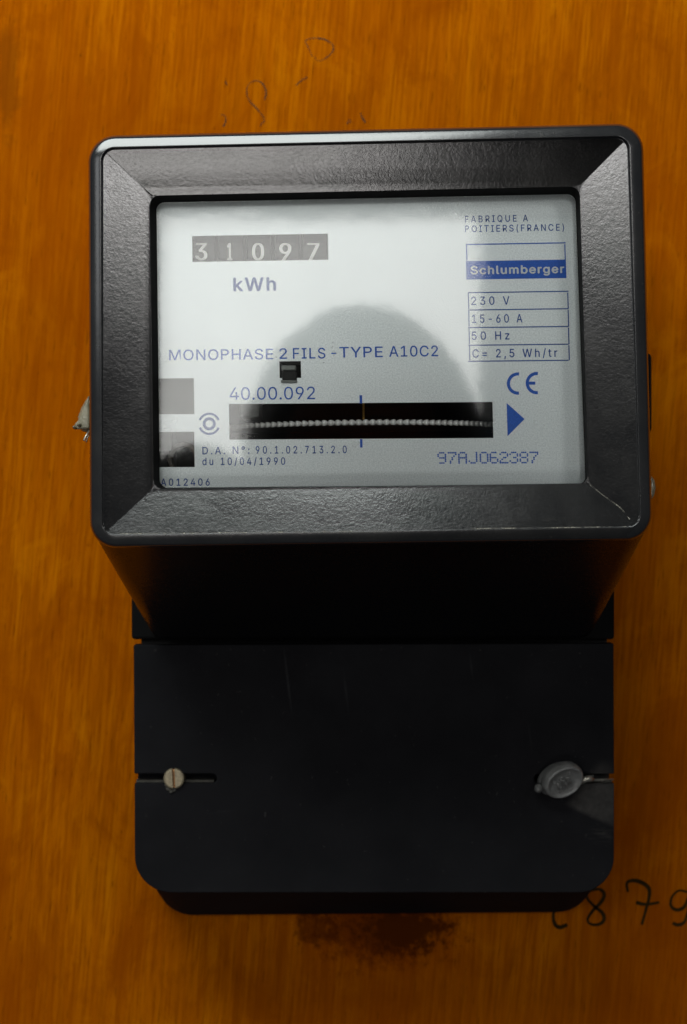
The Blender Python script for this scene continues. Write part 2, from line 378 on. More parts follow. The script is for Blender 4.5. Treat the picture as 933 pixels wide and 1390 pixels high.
mk('worn_glint_edge', *wornline([(640, 717.6), (720, 716.6), (800, 715.6), (850, 714.6)], 1.3, (115.02, 115.02)), wm, bz)
mk('worn_glint_edge', *wornline([(160, 724.6), (300, 723.2), (420, 721.9), (520, 720.6)], 1.2, (115.02, 115.02)), wm, bz)
# recess walls between bezel and pane
loops = [lift(rpx(L3, 13, N), D_B1)]
mid_q = lerpq(L3, L4, 0.12)
loops.append(lift(rpx(mid_q, 12.5, N), D_B1-0.8))
loops.append(lift(rpx(lerpq(L3, L4, 0.55), 12, N), 104.5)); loops.append(lift(rpx(L4, 11, N), 100.6))
mk('pane_recess', *loft(loops), M['recess'], meter, smooth=True)

# housing behind the rim; its underside slopes back to the terminal block
B0 = lerpq(L0, L1, 0.10)
B1 = [(188, 250), (813, 240), (808, 866), (203, 868)]
loops = []
for t, d in ((0, 109), (0.03, 107), (0.5, 80), (0.94, 54), (1, 50), (1.0, 10)):
    q = lerpq(B0, B1, min(t, 1)); loops.append(lift(rpx(q, 34-12*t, N), d))
mk('housing', *loft(loops, cap1=True), M['body'], meter, smooth=True)
# inner lining so that nothing shows through the plate's openings
a = lift(rpx([(236, 296), (764, 290), (770, 640), (240, 644)], 6, 3), 60); c_ = lift(rpx([(205, 268), (792, 256), (800, 664), (208, 668)], 6, 3), 100.2)
mk('inner_case', *loft([c_, a], cap1=True), M['dark'], meter)
# back block of the base, and the body under the terminal cover
mk('base_block', *boxw(178.5, 834.5, 770, 868, 1, 46.5), M['recess'], meter, bevel=0.8)
mk('terminal_block', *boxw(192, 824, 868, 1150, 1, 42.5), M['dark'], meter)
# small rib and latch on the right flank
mk('side_rib', *boxw(868, 886.2, 478, 588, 96, 108.5), M['body'], meter, bevel=1.2)

# ---- dial plate with real openings (nominal coordinates warped to the plate's set)
def warp(x, y):
    sl = -0.020+(y-265)/395*0.0165; k = 0.012+0.019*(x-215)/570
    return (x+k*(y-460), y+sl*(x-500))
def inv(x, y):
    u, v_ = x, y
    for _ in range(6):
        a_, b_ = warp(u, v_); u += x-a_; v_ += y-b_
    return u, v_
PD = 100.0   # plate face
def W(x, y, d=PD): a_, b_ = warp(x, y); return P(a_, b_, d)
def hole(x0, y0, x1, y1): a_ = inv(x0, y0); b_ = inv(x1, y1); return (a_[0], a_[1], b_[0], b_[1])
holes = [hole(261, 320.5, 446, 352.5), hole(200, 514, 264, 562), hole(200, 586.5, 264.5, 634), hole(311, 548.5, 670, 594.5), hole(379.5, 490.5, 409, 513)]
xs = sorted(set([196, 806]+[v_ for h in holes for v_ in (h[0], h[2])]+[230, 350, 500, 600, 700, 760]))
ys = sorted(set([250, 676]+[v_ for h in holes for v_ in (h[1], h[3])]+[290, 400, 450, 650]))
bm = bmesh.new(); vt = {}
def gv(i, j, d):
    k = (i, j, d)
    if k not in vt: vt[k] = bm.verts.new(W(xs[i], ys[j], d)-ORG[meter.name])
    return vt[k]
def inhole(i, j):
    cx = (xs[i]+xs[i+1])/2; cy = (ys[j]+ys[j+1])/2
    return any(h[0] < cx < h[2] and h[1] < cy < h[3] for h in holes)
nx, ny = len(xs)-1, len(ys)-1
for i in range(nx):
    for j in range(ny):
        if inhole(i, j): continue
        for d in (PD, PD-0.7):
            bm.faces.new([gv(i, j, d), gv(i+1, j, d), gv(i+1, j+1, d), gv(i, j+1, d)])
        for (di, dj, p, q) in ((-1, 0, (i, j), (i, j+1)), (1, 0, (i+1, j), (i+1, j+1)), (0, -1, (i, j), (i+1, j)), (0, 1, (i, j+1), (i+1, j+1))):
            a2, b2 = i+di, j+dj
            if a2 < 0 or b2 < 0 or a2 >= nx or b2 >= ny or inhole(a2, b2):
                bm.faces.new([gv(*p, PD), gv(*q, PD), gv(*q, PD-0.7), gv(*p, PD-0.7)])
bmesh.ops.recalc_face_normals(bm, faces=bm.faces)
me = bpy.data.meshes.new('dial_plate'); bm.to_mesh(me); bm.free(); me.materials.append(M['plate'])
plate = bpy.data.objects.new('dial_plate', me); C.objects.link(plate); plate.parent = meter; ORG[plate.name] = ORG[meter.name]

# ---- lettering
import os
try:    # Blender's own interface typeface (ships with the program)
    FONT = bpy.data.fonts.load(os.path.join(bpy.utils.resource_path('LOCAL'), 'datafiles', 'fonts', 'Inter.woff2'))
except Exception: FONT = None
from mathutils.geometry import tessellate_polygon
GL = {}
def glyph(ch):
    """filled outline of one character and its advance width"""
    if ch in GL: return GL[ch]
    if ch == 'P':
        gh = glyph('H'); H = max(p[1] for p in gh[0]); sc_ = H/0.727; t = 0.088*sc_; x0_ = 0.075*sc_; cx_ = 0.36*sc_; ro = 0.212*sc_; ri = ro-t; cy_ = H-ro
        OV = [(x0_, 0), (x0_+t, 0), (x0_+t, H), (x0_, H), (x0_+t, H-t), (cx_, H-t), (cx_, H), (x0_+t, cy_-ro), (cx_, cy_-ro), (cx_, cy_-ri), (x0_+t, cy_-ri)]
        OF = [(0, 1, 2, 3), (4, 5, 6, 2), (7, 8, 9, 10)]
        for q in range(17):
            a_ = -PI/2+PI*q/16; OV += [(cx_+ro*math.cos(a_), cy_+ro*math.sin(a_)), (cx_+ri*math.cos(a_), cy_+ri*math.sin(a_))]
            if q: b_ = len(OV); OF.append((b_-4, b_-2, b_-1, b_-3))
        GL[ch] = (OV, OF, 0.64*sc_); return GL[ch]
    def curve(t):
        cu = bpy.data.curves.new('t', 'FONT'); cu.body = t
        if FONT: cu.font = FONT
        cu.size = 1; cu.resolution_u = 4; cu.fill_mode = 'NONE'
        o = bpy.data.objects.new('t', cu); C.objects.link(o)
        dg = bpy.context.evaluated_depsgraph_get(); dg.update(); ev = o.evaluated_get(dg); me = ev.to_mesh()
        V = [(v_.co.x, v_.co.y) for v_ in me.vertices]; E = [tuple(e_.vertices) for e_ in me.edges]
        ev.to_mesh_clear(); bpy.data.objects.remove(o); bpy.data.curves.remove(cu)
        return V, E
    V, E = curve(ch)
    adj = {}
    for a_, b_ in E: adj.setdefault(a_, []).append(b_); adj.setdefault(b_, []).append(a_)
    seen = set(); lps = []
    for st in range(len(V)):
        if st in seen or st not in adj: continue
        lp = [st]; seen.add(st); cur = st
        while True:
            nx_ = [q for q in adj[cur] if q not in seen]
            if not nx_: break
            cur = nx_[0] if len(lp) > 1 or st+1 not in nx_ else st+1
            seen.add(cur); lp.append(cur)
        if len(lp) > 2: lps.append([V[q] for q in lp])
    ar = lambda l: 0.5*sum(l[q-1][0]*l[q][1]-l[q][0]*l[q-1][1] for q in range(len(l)))
    def inside(p, l):
        c_ = False
        for q in range(len(l)):
            (x1, y1), (x2, y2) = l[q-1], l[q]
            if (y1 > p[1]) != (y2 > p[1]) and p[0] < (x2-x1)*(p[1]-y1)/(y2-y1)+x1: c_ = not c_
        return c_
    sg = 1 if lps and ar(max(lps, key=lambda l: abs(ar(l)))) > 0 else -1
    outer = [l for l in lps if ar(l)*sg > 0]; inner = [l for l in lps if ar(l)*sg <= 0]
    OV, OF = [], []
    for l in outer:
        hs = [h for h in inner if inside(h[0], l)]
        pl = [[Vector((p[0], p[1], 0)) for p in q] for q in [l]+hs]
        b_ = len(OV); OV += [(p.x, p.y) for q in pl for p in q]
        OF += [tuple(g+b_ for g in t) for t in tessellate_polygon(pl)]
    a_ = curve('H'+ch+'H')[0]; b_ = curve('HH')[0]
    adv = max(p[0] for p in a_)-max(p[0] for p in b_)
    GL[ch] = (OV, OF, adv); return GL[ch]
def textmesh(s, bold=0.0, spacing=1.0):
    V, F, x_ = [], [], 0.0
    for ch in s:
        if ch == ' ': x_ += 0.28*spacing; continue
        gv_, gf, adv = glyph(ch); b_ = len(V)
        V += [(p[0]+x_, p[1]) for p in gv_]; F += [tuple(g+b_ for g in t) for t in gf]; x_ += adv+0.62*(spacing-1)
    if bold > 0:
        n0 = len(V); V0, F0 = list(V), list(F); V = []; F = []
        for q, (dx, dy) in enumerate(((-1, 0), (1, 0), (0, 0.8), (0, -0.8))):
            V += [(a_+dx*bold, b_+dy*bold) for a_, b_ in V0]; F += [tuple(g+q*n0 for g in f_) for f_ in F0]
    return V, F
CAP = None
def text(s, x0, x1, ybase, cap, mat, bold=0.0, spacing=1.0, name='printed_lettering', parent=None, d=None, yb_at=None, lab=None):
    """x0..x1 and the baseline are where the photo has them (baseline at the middle)"""
    global CAP
    if CAP is None:
        vv_, _ = textmesh('H'); CAP = max(q[1] for q in vv_)-min(q[1] for q in vv_)
    V, F = textmesh(s, bold, spacing)
    mn = min(q[0] for q in V); mx = max(q[0] for q in V)
    a_ = inv(x0, ybase); b_ = inv(x1, ybase); ym = inv((x0+x1)/2, ybase)[1]
    dd = PD+0.08 if d is None else d
    nq = len(V)//4
    out = [W(a_[0]+(q[0]-mn)/(mx-mn)*(b_[0]-a_[0]), ym-q[1]/CAP*cap, dd+(0.012*(i_//nq) if bold > 0 else 0)) for i_, q in enumerate(V)]
    o = mk(name, out, F, mat, plate if parent is None else parent)
    if lab: o['label'] = lab
    return o
def polys(name, plist, mat, d=None, parent=None):
    dd = PD+0.07 if d is None else d; V, F = [], []
    for pl in plist:
        b_ = len(V); V += [P(x, y, dd) for x, y in pl]; F.append(tuple(range(b_, b_+len(pl))))
    return mk(name, V, F, mat, plate if parent is None else parent)
BL, NV = M['blue'], M['navy']
text('kWh', 317, 375, 394.5, 17.6, NV, 0.020, 1.12)
text('MONOPHASE', 229.8, 371, 488.3, 14.2, BL, 0.006, 1.05)
text('2', 379.5, 390, 487, 14.2, BL, 0.006); text('FILS', 398, 442, 486.6, 14.2, BL, 0.006, 1.1)
text('-', 450, 456.5, 485.6, 14.2, BL); text('TYPE', 461, 520, 485, 14.2, BL, 0.006, 1.05); text('A10C2', 528.5, 595, 483.8, 14.2, BL, 0.006, 1.05)
text('40.00.092', 312, 428, 542.3, 17.0, BL, 0.0, 1.0)
text('D.A.', 275, 306, 616.6, 10.0, NV, 0.010, 1.25); text('N°:', 316, 339, 616, 10.0, NV, 0.010, 1.25); text('90.1.02.713.2.0', 347.5, 471, 615.4, 10.0, NV, 0.010, 1.35)
text('du 10/04/1990', 275, 387.5, 631, 9.8, NV, 0.010, 1.3)
text('A012406', 218.5, 285, 659.2, 9.6, NV, 0.010, 1.25)
text('FABRIQUE A', 631.5, 717, 301.2, 8.8, NV, 0.008, 1.3); text('POITIERS(FRANCE)', 631.5, 766, 314.0, 8.8, NV, 0.008, 1.25)
text('230 V', 640, 692, 413.6, 11.0, NV, 0.010, 1.3); text('15-60 A', 641, 709.5, 437.9, 11.0, NV, 0.010, 1.3)
text('50 Hz', 640.5, 692, 461.0, 11.0, NV, 0.010, 1.3); text('C= 2,5 Wh/tr', 641.5, 757, 484.8, 11.0, NV, 0.010, 1.25)
def warpquad(x0, y0, x1, y1):
    """rectangle whose centre-left/top edges sit at these photo values, set square with the plate"""
    a_ = inv(x0, (y0+y1)/2)[0]; b_ = inv(x1, (y0+y1)/2)[0]; c1 = inv((x0+x1)/2, y0)[1]; c2 = inv((x0+x1)/2, y1)[1]
    return [warp(a_, c1), warp(b_, c1), warp(b_, c2), warp(a_, c2)]
lw = 1.5
polys('logo_box', [warpquad(633, 330, 768, 330+lw), warpquad(633, 330+lw, 633+lw, 353.4), warpquad(768-lw, 330+lw, 768, 353.4), warpquad(633, 353.4, 768.8, 378.4)], BL)
text('Schlumberger', 639, 766.5, 371.2, 10.6, M['silver_ink'], 0.026, 1.1, d=PD+0.14)
tl = [395.6, 419.2, 443.2, 467.2, 489.0]
tb = [warpquad(635.5, y, 772, y+lw) for y in tl]
for i in range(4): tb += [warpquad(635.5+i*0.5, tl[i]+lw, 637+i*0.5, tl[i+1]), warpquad(770.5+i*0.5, tl[i]+lw, 772+i*0.5, tl[i+1])]
polys('rating_table', tb, NV)
def arc(cx, cy, r0, r1, a0, a1, n=24):
    out = []
    for i in range(n):
        t0 = math.radians(a0+(a1-a0)*i/n); t1 = math.radians(a0+(a1-a0)*(i+1)/n)
        out.append([(cx+r0*math.cos(t0), cy-r0*math.sin(t0)), (cx+r1*math.cos(t0), cy-r1*math.sin(t0)), (cx+r1*math.cos(t1), cy-r1*math.sin(t1)), (cx+r0*math.cos(t1), cy-r0*math.sin(t1))])
    return out
polys('printed_mark', arc(703.4, 520.6, 10.9, 15.2, 84, 276), BL)
polys('printed_mark', arc(729, 520, 10.9, 15.2, 84, 276)+[[(718.2, 518), (726.8, 518), (726.8, 522.2), (718.2, 522.2)]], BL)
polys('printed_arrow', [[(688, 547), (712.3, 568.8), (689.2, 592)]], BL)
polys('printed_emblem', arc(284.2, 575.3, 5.0, 8.8, 0, 360, 32)+arc(284.2, 575.3, 12.2, 15.2, 22, 158)+arc(284.2, 575.3, 12.2, 15.2, 202, 338), NV)
polys('printed_tick', [[(488.2, 536.5), (491.8, 536.5), (491.9, 547.6), (488.4, 547.6)]], BL)
polys('printed_tick', [[(488.8, 596), (492.2, 596), (492.4, 607.5), (489, 607.5)]], BL)
DOT = {'9': ['01110', '10001', '10001', '01111', '00001', '00001', '01110'], '7': ['11111', '00001', '00010', '00100', '00100', '01000', '01000'],
       'A': ['01110', '10001', '10001', '11111', '10001', '10001', '10001'], 'J': ['00001', '00001', '00001', '00001', '00001', '10001', '01110'],
       '0': ['01110', '10001', '10001', '10001', '10001', '10001', '01110'], '6': ['01110', '10000', '10000', '11110', '10001', '10001', '01110'],
       '2': ['01110', '10001', '00001', '00110', '01000', '10000', '11111'], '3': ['01110', '10001', '00001', '00110', '00001', '10001', '01110'],
       '8': ['01110', '10001', '10001', '01110', '10001', '10001', '01110']}
dots = []
a0_ = inv(594, 627.5)
for i, ch in enumerate('97AJ062387'):
    for r_, row in enumerate(DOT[ch]):
        for c2, on in enumerate(row):
            if on == '1':
                x = a0_[0]+(0, 14, 28, 42, 57, 70.4, 83.8, 97.2, 110.8, 124.4)[i]+c2*2.45+1.2; y = 615.2+r_*2.3
                dots.append([warp(x+1.32*math.cos(k*PI/4), y+1.15*math.sin(k*PI/4)) for k in range(8)])
sn = polys('serial_number', dots, BL)

# ---- register: five digit wheels behind their window
for i, (ch, px) in enumerate((('3', 272), ('1', 310.5), ('0', 349), ('9', 386), ('7', 424))):
    half = 17.5; R_ = 9.0; dc = 96.6-R_
    k = (DW-96.6)/FPX; cz = Z0+(CY-336.5)*k/1000; x0 = (px+3-half-CX)*k/1000; x1 = (px+3+half-CX)*k/1000
    loops = []
    for x, rr in ((x0, R_-0.7), (x0+0.0004, R_), (x1-0.0004, R_), (x1, R_-0.7)):
        loops.append([Vector((x, -(dc+rr*math.cos(2*PI*q/48))/1000, cz+rr*math.sin(2*PI*q/48)/1000)) for q in range(48)])
    wh = mk('digit_wheel', *loft(loops, True, True), M['wheel'], meter, smooth=False)
    V, F = textmesh(ch, 0)
    bm = bmesh.new(); bv = [bm.verts.new((q[0], q[1], 0)) for q in V]
    for f_ in F:
        try: bm.faces.new([bv[q] for q in f_])
        except ValueError: pass
    bmesh.ops.triangulate(bm, faces=bm.faces); bmesh.ops.subdivide_edges(bm, edges=bm.edges, cuts=5, use_grid_fill=True)
    bm.verts.ensure_lookup_table(); bm.verts.index_update(); V = [(q.co.x, q.co.y) for q in bm.verts]; F = [tuple(q.index for q in f_.verts) for f_ in bm.faces]; bm.free()
    mn = min(q[0] for q in V); mx = max(q[0] for q in V); bot = min(q[1] for q in V); top = max(q[1] for q in V)
    w_ = 15 if ch != '1' else 5.5; h_ = 23.0; out = []
    for q in V:
        xx = (px+(q[0]-mn)/(mx-mn)*w_-w_/2+1.5-CX)*k/1000; ang = ((q[1]-bot)/(top-bot)*h_-h_/2-5)*k/R_
        out.append(Vector((xx, -(dc+(R_+0.10)*math.cos(ang))/1000, cz+(R_+0.10)*math.sin(ang)/1000)))
    nq = len(out); F = [tuple(g+q*nq for g in f_) for q in range(3) for f_ in F]; out = [o_+Vector((q*0.00016-0.00016, -q*0.00002, 0)) for q in range(3) for o_ in out]
    mk('painted_digit', out, F, M['digit'], wh)

# ---- rotor disc with milled rim
k = (DW-98.5)/FPX/1000; zc = Z0+(CY-573.2)*k; xc = (492-CX)*k; R_ = 0.0445; yc = -(0.0985-R_); nt_ = 160
top_, bot_ = [], []
n = nt_*6
loops = [[], [], [], []]
for q in range(n):
    a_ = 2*PI*q/n; s = abs(math.sin(nt_*a_/2))**0.7
    for li, (rr, dz) in enumerate(((R_-0.0014, 0.00040), (R_-0.0008+0.0010*s, 0.00034+0.00036*s), (R_-0.0008+0.0010*s, -0.00034-0.00036*s), (R_-0.0014, -0.00040))):
        loops[li].append(Vector((xc+rr*math.sin(a_), yc-rr*math.cos(a_), zc+dz+rr*math.sin(a_)*0.010)))
mk('rotor_disc', *loft(loops, True, True), M['alu'], meter, smooth=True)
mk('brass_pin', *boxw(492.5, 495, 545, 569, 84, 85), M['brass'], meter)
mk('magnet_bracket', *boxw(326, 352, 540, 566, 70, 88), M['steelgrey'], meter, bevel=0.4)
# coil seen through the lower left opening, pale bracket through the upper one
path = []
cc = P(250, 624, 88)
for q in range(26):
    a_ = 2*PI*q/12
    path.append(cc+Vector((0.0035*math.cos(a_), 0.00022*q-0.003, 0.0040*math.sin(a_))))
mk('wire_coil', *tube(path, 0.0007, 6), M['copper'], meter, smooth=True)
mk('inner_plate', *boxw(196, 290, 500, 574, 91, 92), M['steelgrey'], meter)
mk('inner_plate', *boxw(196, 232, 574, 612, 91, 92), M['steelgrey'], meter)
# little indicator port: hood, grey bar and folded tab
mk('port_hood', *merge(boxw(379.5, 384, 490, 513.4, 97, 99.0), boxw(384.2, 409, 489, 494.5, 97, 98.9)), M['dark'], meter)
mk('port_bar', *boxw(382, 402, 495.5, 503, 97.2, 99.4), M['steelgrey'], meter, bevel=0.3)
mk('port_block', *boxw(383, 403, 503.3, 516, 97.0, 100.9), M['dark'], meter, bevel=0.3)
mk('port_tab', *boxw(381.5, 403.5, 515.8, 519.2, 100.1, 101.2), M['steelgrey'], meter, bevel=0.2)

# ---- pane
pane_q = [(204.5, 267), (788, 255), (800, 663), (207, 668)]
V, F = loft([lift(rpx(pane_q, 12, 6), 101.4), lift(rpx(pane_q, 12, 6), 102.4)], True, True)
mk('glass_pane', V, F, M['glass'], meter)
# moulded lip of the pane along its edge
la = lift(rpx(lerpq(L3, L4, 0.82), 12, N), 102.5); lb = lift(rpx(lerpq(L3, L4, 1.06), 10.5, N), 102.9); lc = lift(rpx(lerpq(L3, L4, 1.28), 10, N), 102.45)
mk('pane_lip', *loft([la, lb, lc]), M['glass'], meter, smooth=True)

# ---- terminal cover: front slab with two open slots on a sloping-sided body
cov = []
def arcpt(cx, cy, r, a0, a1, n=12): return [(cx+r*math.cos(math.radians(a0+(a1-a0)*i/n)), cy+r*math.sin(math.radians(a0+(a1-a0)*i/n))) for i in range(n+1)]
front = [(181.5, 875.5), (833.3, 873.5)]
front += [(834, 1050.5)] + [(732, 1050.5)] + arcpt(732, 1057, 6.5, 270, 90, 6) + [(834, 1063.5)]
front += arcpt(785, 1163, 49, 0, 90) + arcpt(233, 1162, 50, 90, 180)
front += [(182.8, 1063.5), (288, 1063.5)] + arcpt(288, 1057, 6.5, 90, -90, 6) + [(182.5, 1050.5)]
fA = lift(front, 48.0); fB = [Vector((v_.x, -0.0435, v_.z)) for v_ in fA]
slab = loft([fB, fA], True, True)
full = [(181.5, 875.5), (833.3, 873.5)] + arcpt(785, 1163, 49, 0, 90) + arcpt(233, 1162, 50, 90, 180)
kk = lambda p, s: (CX+(p[0]-CX)*s, p[1])
b1 = lift([(CX+(p[0]-CX)*0.994, p[1]-1.2) for p in full], 43.6)
f48 = lift(full, 48.0)
b1 = [Vector((v_.x*0.992, -0.0436, v_.z+(0.0004 if v_.z < P(0, 1150, 48).z else -0.0003))) for v_ in f48]
bq = [(212, 884), (803, 882)] + arcpt(757, 1190, 48, 0, 90) + arcpt(262, 1192, 50, 90, 180)
b2 = lift(bq, 4.0)
b15 = [a_*0.94+b_*0.06 for a_, b_ in zip(b1, b2)]
body = loft([b2, b15, b1], True, True)
cover = mk('terminal_cover', *slab, M['cover'], meter, bevel=0.7, segs=3)
mk('cover_skirt', *body, M['cover'], cover)
finish_cover(ORG[meter.name])
# lower ledges in the slots, painted paler for the light they catch
mk('slot_ledge', *boxw(184.5, 290, 1060.0, 1063.2, 43.8, 46.6, 48), M['greyledge'], cover)
mk('slot_ledge', *boxw(735, 831.5, 1060.0, 1063.2, 43.8, 46.6, 48), M['greyledge'], cover)
# whitish residue below the screw
def disc(c, r, h, nrm, n=28, dome=0.25, rx=1.0):
    nrm = Vector(nrm).normalized(); u = nrm.cross(Vector((0, 0, 1))).normalized(); v_ = u.cross(nrm)
    ring = lambda rr, hh: [Vector(c)+nrm*hh+u*(rr*rx*math.cos(2*PI*i/n))+v_*(rr*math.sin(2*PI*i/n)) for i in range(n)]
    return loft([ring(r, 0), ring(r, h*0.7), ring(r*0.93, h*0.95), ring(r*0.6, h*(1+dome*0.6)), ring(r*0.2, h*(1+dome))], True, True)
def sscrew(px, py, r, d0, d1, ang=0.0, parent=meter, name='screw'):
    """slotted cheese head: head mesh with the slot recessed"""
    c = P(px, py, d1); k = (DW-d1)/FPX/1000; R_ = r*k
    bm = bmesh.new(); n = 40; hw = 0.13
    V, F = [], []
    pts = [(math.cos(2*PI*i/n), math.sin(2*PI*i/n)) for i in range(n)]
    def side(sg):
        a = math.asin(hw); arcp = []
        for i in range(17):
            t = a+(PI-2*a)*i/16; arcp.append((math.cos(t), sg*math.sin(t)))
        return arcp
    res = []
    for sg in (1, -1):
        ap = side(sg)
        def ring(s, dd):
            return [Vector((c.x+R_*(x*s*math.cos(ang)-y_*math.sin(ang)), -dd/1000, c.z+R_*(x*s*math.sin(ang)+y_*math.cos(ang)))) for x, y_ in [(x, hw*sg+(y__-hw*sg)*s) for x, y__ in ap]]
        res.append(loft([ring(1, d0), ring(1, d1-0.5), ring(0.93, d1-0.12), ring(0.8, d1)], True, True))
    sc_ = mk(name, *merge(*res), M['screw'], parent, smooth=False)
    fl = disc((c.x, -d0/1000, c.z), R_*0.97, (d1-d0-0.75)/1000, (0, -1, 0), dome=0)
    mk('screw_slot', *fl, M['rust'], sc_)
    return sc_
sscrew(236, 1057.3, 14.3, 44, 49.0, PI/2+0.05)
# crumbs of old sealing under the screw
bmv = []
for (px, py, r_) in ((229, 1070, 4), (232.5, 1074, 3), (226, 1066, 2.6), (236, 1072, 3.2)):
    bmv.append(disc(P(px, py, 47.9), r_*0.0002, 0.0004, (0.1, -1, 0.3), 9))
mk('sealing_residue', *merge(*bmv), M['greyledge'], cover)
sscrew(758, 1057.3, 14, 44, 48.2, 0.6)

# ---------------------------------------------------------------- seals hanging on the meter
seal = thing('wire_seal', 'clear plastic round seal over the right screw slot of the terminal cover', 'seal', P(763, 1059, 48.5))
def blob(c, u, v_, n_, ru, rv, h, seg=36, lip=0.12):
    ring = lambda s, hh: [c+n_*hh+u*(ru*s*math.cos(2*PI*i/seg))+v_*(rv*s*math.sin(2*PI*i/seg)) for i in range(seg)]
    return loft([ring(0.86, -h), ring(1.0, -h*0.55), ring(1.0, h*0.25), ring(0.95, h*0.7), ring(0.86, h), ring(0.80, h*0.86), ring(0.72, h*0.62), ring(0.4, h*0.66), ring(0.1, h*0.7)], True, True)
nrm = Vector((0.22, -0.9, -0.30)).normalized(); c0 = P(763.5, 1058.5, 52.2)
u = Vector((math.cos(0.45), 0, math.sin(0.45))); u = (u-nrm*u.dot(nrm)).normalized(); v_ = nrm.cross(u)
kk_ = (DW-52)/FPX/1000
mk('seal_cap', *blob(c0, u, v_, nrm, 29.5*kk_, 23.5*kk_, 0.0022), M['seal'], seal, smooth=True)
mk('seal_base', *blob(c0-nrm*0.0030+Vector((-0.0004, 0, -0.0012)), u, v_, nrm, 28*kk_, 22.5*kk_, 0.0016), M['seal'], seal, smooth=True)
em = []
for (a_, b_, ru, rv) in ((-0.25, -0.05, 2.6, 4.4), (0.02, 0.0, 2.2, 4.8), (0.22, 0.02, 2.4, 4.2), (-0.42, 0.36, 2.6, 2), (0.40, 0.42, 2.6, 2), (-0.3, -0.42, 3.6, 2), (0.14, -0.46, 3.4, 2), (-0.05, 0.38, 3, 1.6)):
    em.append(blob(c0+nrm*0.00150+u*(a_*29*kk_)+v_*(b_*23*kk_), u, v_, nrm, ru*kk_, rv*kk_, 0.00045, 10))
em += [tube([c0+nrm*0.0018+u*(a_*29*kk_)+v_*(b_*23*kk_) for a_, b_ in pl_], 0.00028, 6) for pl_ in (((-0.36, -0.22), (-0.30, 0.22)), ((-0.16, -0.25), (-0.02, -0.18), (-0.12, 0.04), (0.02, 0.2), (-0.12, 0.25)), ((0.12, -0.24), (0.28, -0.16), (0.14, 0.02), (0.30, 0.2), (0.12, 0.24)))]
mk('embossed_mark', *merge(*em), M['seal'], seal, smooth=True)
mk('seal_lug', *merge(disc(P(732, 1068.5, 51), 6.2*kk_, 0.002, (-0.2, -1, -0.1), 16, 0.6), tube([P(734, 1067, 50), P(742, 1064, 50.5)], 0.0009, 8)), M['seal'], seal, smooth=True)
mk('seal_wire', *merge(tube([P(788, 1062, 50), P(794, 1058, 50.3), P(800, 1056.5, 50), P(806, 1058.5, 49.4)], [0.0007, 0.0009, 0.0009, 0.0005], 8), tube([P(796, 1060, 49), P(806, 1058.8, 47.6), P(820, 1058.6, 46.2), P(831, 1058.2, 45.6), P(832, 1058, 42)], 0.0004, 6), tube([P(795, 1056, 49), P(800, 1054, 48.2), P(806, 1053.2, 48.2)], 0.0003, 6)), M['wire'], seal, smooth=True)

s2 = thing('side_seal', 'yellowed clear seal with wire end sticking out at the left flank of the meter housing', 'seal', P(113, 565, 84))
K8 = (DW-84)/FPX/1000
prof = [((121, 538), 3), ((118, 546), 6), ((115, 556), 8.5), ((113, 567), 10.5), ((112.5, 576), 10), ((114, 583), 6.5), ((116, 586), 2)]
mk('seal_body', *tube([P(a_[0]+4, a_[1], 84) for a_, r_ in prof], [r_*K8*1.05 for a_, r_ in prof], 14), M['lead'], s2, smooth=True)
mk('seal_fin', *loft([[P(x, y, d) for x, y in ((121, 536), (113, 552), (107, 570), (101, 576), (103, 583), (109, 583), (122, 582))] for d in (83, 86)], True, True), M['lead'], s2, bevel=0.5)
mk('seal_bead', *merge(disc(P(108.5, 577.5, 87), 3.0*K8, 0.0008, (-0.2, -1, 0.3), 12, 0.8), disc(P(102.5, 581, 86), 2.4*K8, 0.0008, (-0.2, -1, 0.3), 12, 0.8)), M['lead'], s2, smooth=True)
mk('wire_end', *merge(tube([P(122, 584, 85), P(118, 590, 86), P(114, 598, 87)], 0.00028, 6), tube([P(124, 586, 84), P(119.5, 593, 85), P(117, 600, 85.5)], 0.00022, 6)), M['wire'], s2, smooth=True)
s3 = thing('side_seal', 'small clear seal edge peeking out at the right flank of the housing, low down', 'seal', P(884, 662, 90))
mk('seal_body', *tube([P(882, 646, 90), P(884.5, 652, 90), P(885, 662, 90), P(884, 672, 90), P(881, 680, 90)], [0.0003, 0.0008, 0.0010, 0.0008, 0.0003], 10), M['lead'], s3, smooth=True)

# ---------------------------------------------------------------- the photographer (seen only as a reflection in the pane)
skin = simple('skin', (0.30, 0.19, 0.14), 0.5, 0, 0.4, 60, 0.1); cloth = simple('dark_jacket_cloth', (0.012, 0.013, 0.016), 0.9, 0, 0.2, 300, 0.3); hairm = simple('dark_hair', (0.010, 0.008, 0.007), 0.7, 0, 0.3, 500, 0.4)
HX, HY, HZ = 0.015, -0.90, Z0+0.030
per = thing('person', 'dark haired person in a dark jacket facing the meter, mirrored in the glass', 'person', (HX, HY-0.05, 0))
def skinned(name, nodes, edges, radii, mat, parent, lv=2):
    me = bpy.data.meshes.new(name); me.from_pydata([Vector(p)-ORG[parent.name] for p in nodes], edges, [])
    o = bpy.data.objects.new(name, me); C.objects.link(o); o.parent = parent; ORG[o.name] = ORG[parent.name]
    sk = o.modifiers.new('skin', 'SKIN'); sk.use_smooth_shade = True
    for i, r_ in enumerate(radii):
        me.skin_vertices[0].data[i].radius = r_ if isinstance(r_, tuple) else (r_, r_)
    me.skin_vertices[0].data[0].use_root = True
    ss = o.modifiers.new('sub', 'SUBSURF'); ss.levels = lv; ss.render_levels = lv
    me.materials.append(mat); return o
x, y = HX+0.19, HY-0.06
nodes = [(x, y, 0.92), (x, y, 1.12), (x+0.02, y-0.01, 1.29), (HX, y-0.01, 1.38)]
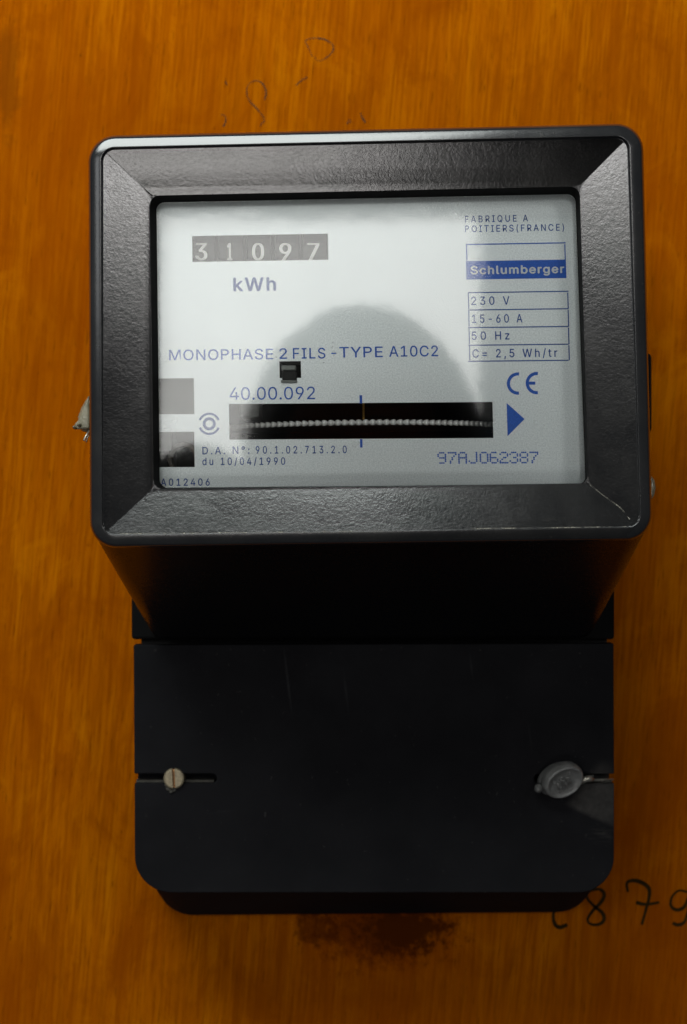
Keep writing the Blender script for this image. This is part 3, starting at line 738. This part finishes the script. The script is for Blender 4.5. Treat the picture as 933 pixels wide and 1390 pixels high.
edges = [(0, 1), (1, 2), (2, 3)]; rad = [(0.17, 0.12), (0.15, 0.11), (0.17, 0.11), 0.07]
nodes += [(0.0, y, 1.34), (-0.122, -0.86, 1.513), (-0.08, -0.66, 1.43)]; edges += [(2, 4), (4, 5), (5, 6)]; rad += [0.06, 0.066, 0.036]
for s in (1,):
    b_ = len(nodes); nodes += [(x+s*0.17, y, 1.31), (x+s*0.23, y-0.02, 1.06), (x+s*0.24, y+0.02, 0.82)]; edges += [(2, b_), (b_, b_+1), (b_+1, b_+2)]; rad += [0.062, 0.050, 0.038]
for s in (-1, 1):
    b_ = len(nodes); nodes += [(x+s*0.09, y, 0.84), (x+s*0.10, y+0.01, 0.48), (x+s*0.11, y-0.01, 0.08), (x+s*0.12, y+0.12, 0.04)]; edges += [(0, b_), (b_, b_+1), (b_+1, b_+2), (b_+2, b_+3)]; rad += [0.095, 0.065, 0.045, 0.038]
skinned('clothed_body', nodes, edges, rad, cloth, per)
# head: sphere shaped into skull, jaw, nose and ears
bm = bmesh.new(); bmesh.ops.create_uvsphere(bm, u_segments=40, v_segments=28, radius=1)
hv = []
for vx in bm.verts:
    p = vx.co.copy(); X, Y, Z = p.x*0.080, p.y*0.098, p.z*0.118
    if p.z < 0: X *= 1-0.30*p.z*p.z; Y = Y*(1-0.20*p.z*p.z)+0.012*(-p.z)
    if p.y > 0.6 and abs(p.x) < 0.22 and -0.35 < p.z < 0.15: Y += 0.020*(1-abs(p.x)/0.22)*(0.15-p.z)*2
    if p.y > 0.5 and 0.0 < p.z < 0.18 and 0.2 < abs(p.x) < 0.5: Y -= 0.006
    if abs(p.x) > 0.93 and abs(p.z) < 0.25: X *= 1.12
    hv.append(Vector((HX+X, HY+Y, HZ+Z)))
hf = [tuple(v_.index for v_ in f.verts) for f in bm.faces]; bm.free()
mk('head', hv, hf, skin, per, smooth=True)
mk('neck', *tube([(HX, HY-0.03, 1.37), (HX, HY-0.02, 1.46)], [0.062, 0.055], 16), skin, per, smooth=True)
bm = bmesh.new(); bmesh.ops.create_uvsphere(bm, u_segments=36, v_segments=24, radius=1)
hv = [Vector((HX+v_.co.x*0.092, HY-0.012+v_.co.y*0.100, HZ+0.012+max(v_.co.z, -0.75)*0.117)) for v_ in bm.verts]
hf = [tuple(v_.index for v_ in f.verts) for f in bm.faces]; bm.free()
mk('hair', hv, hf, hairm, per, smooth=True)
for s in (-1, 1):
    mk('eye', *disc((HX+s*0.031, HY+0.083, HZ+0.004), 0.011, 0.003, (0, 1, 0), 14), hairm, per, smooth=True)
mk('mouth', *tube([(HX-0.024, HY+0.080, HZ-0.060), (HX, HY+0.090, HZ-0.062), (HX+0.024, HY+0.080, HZ-0.060)], [0.002, 0.004, 0.002], 8), skin, per, smooth=True)
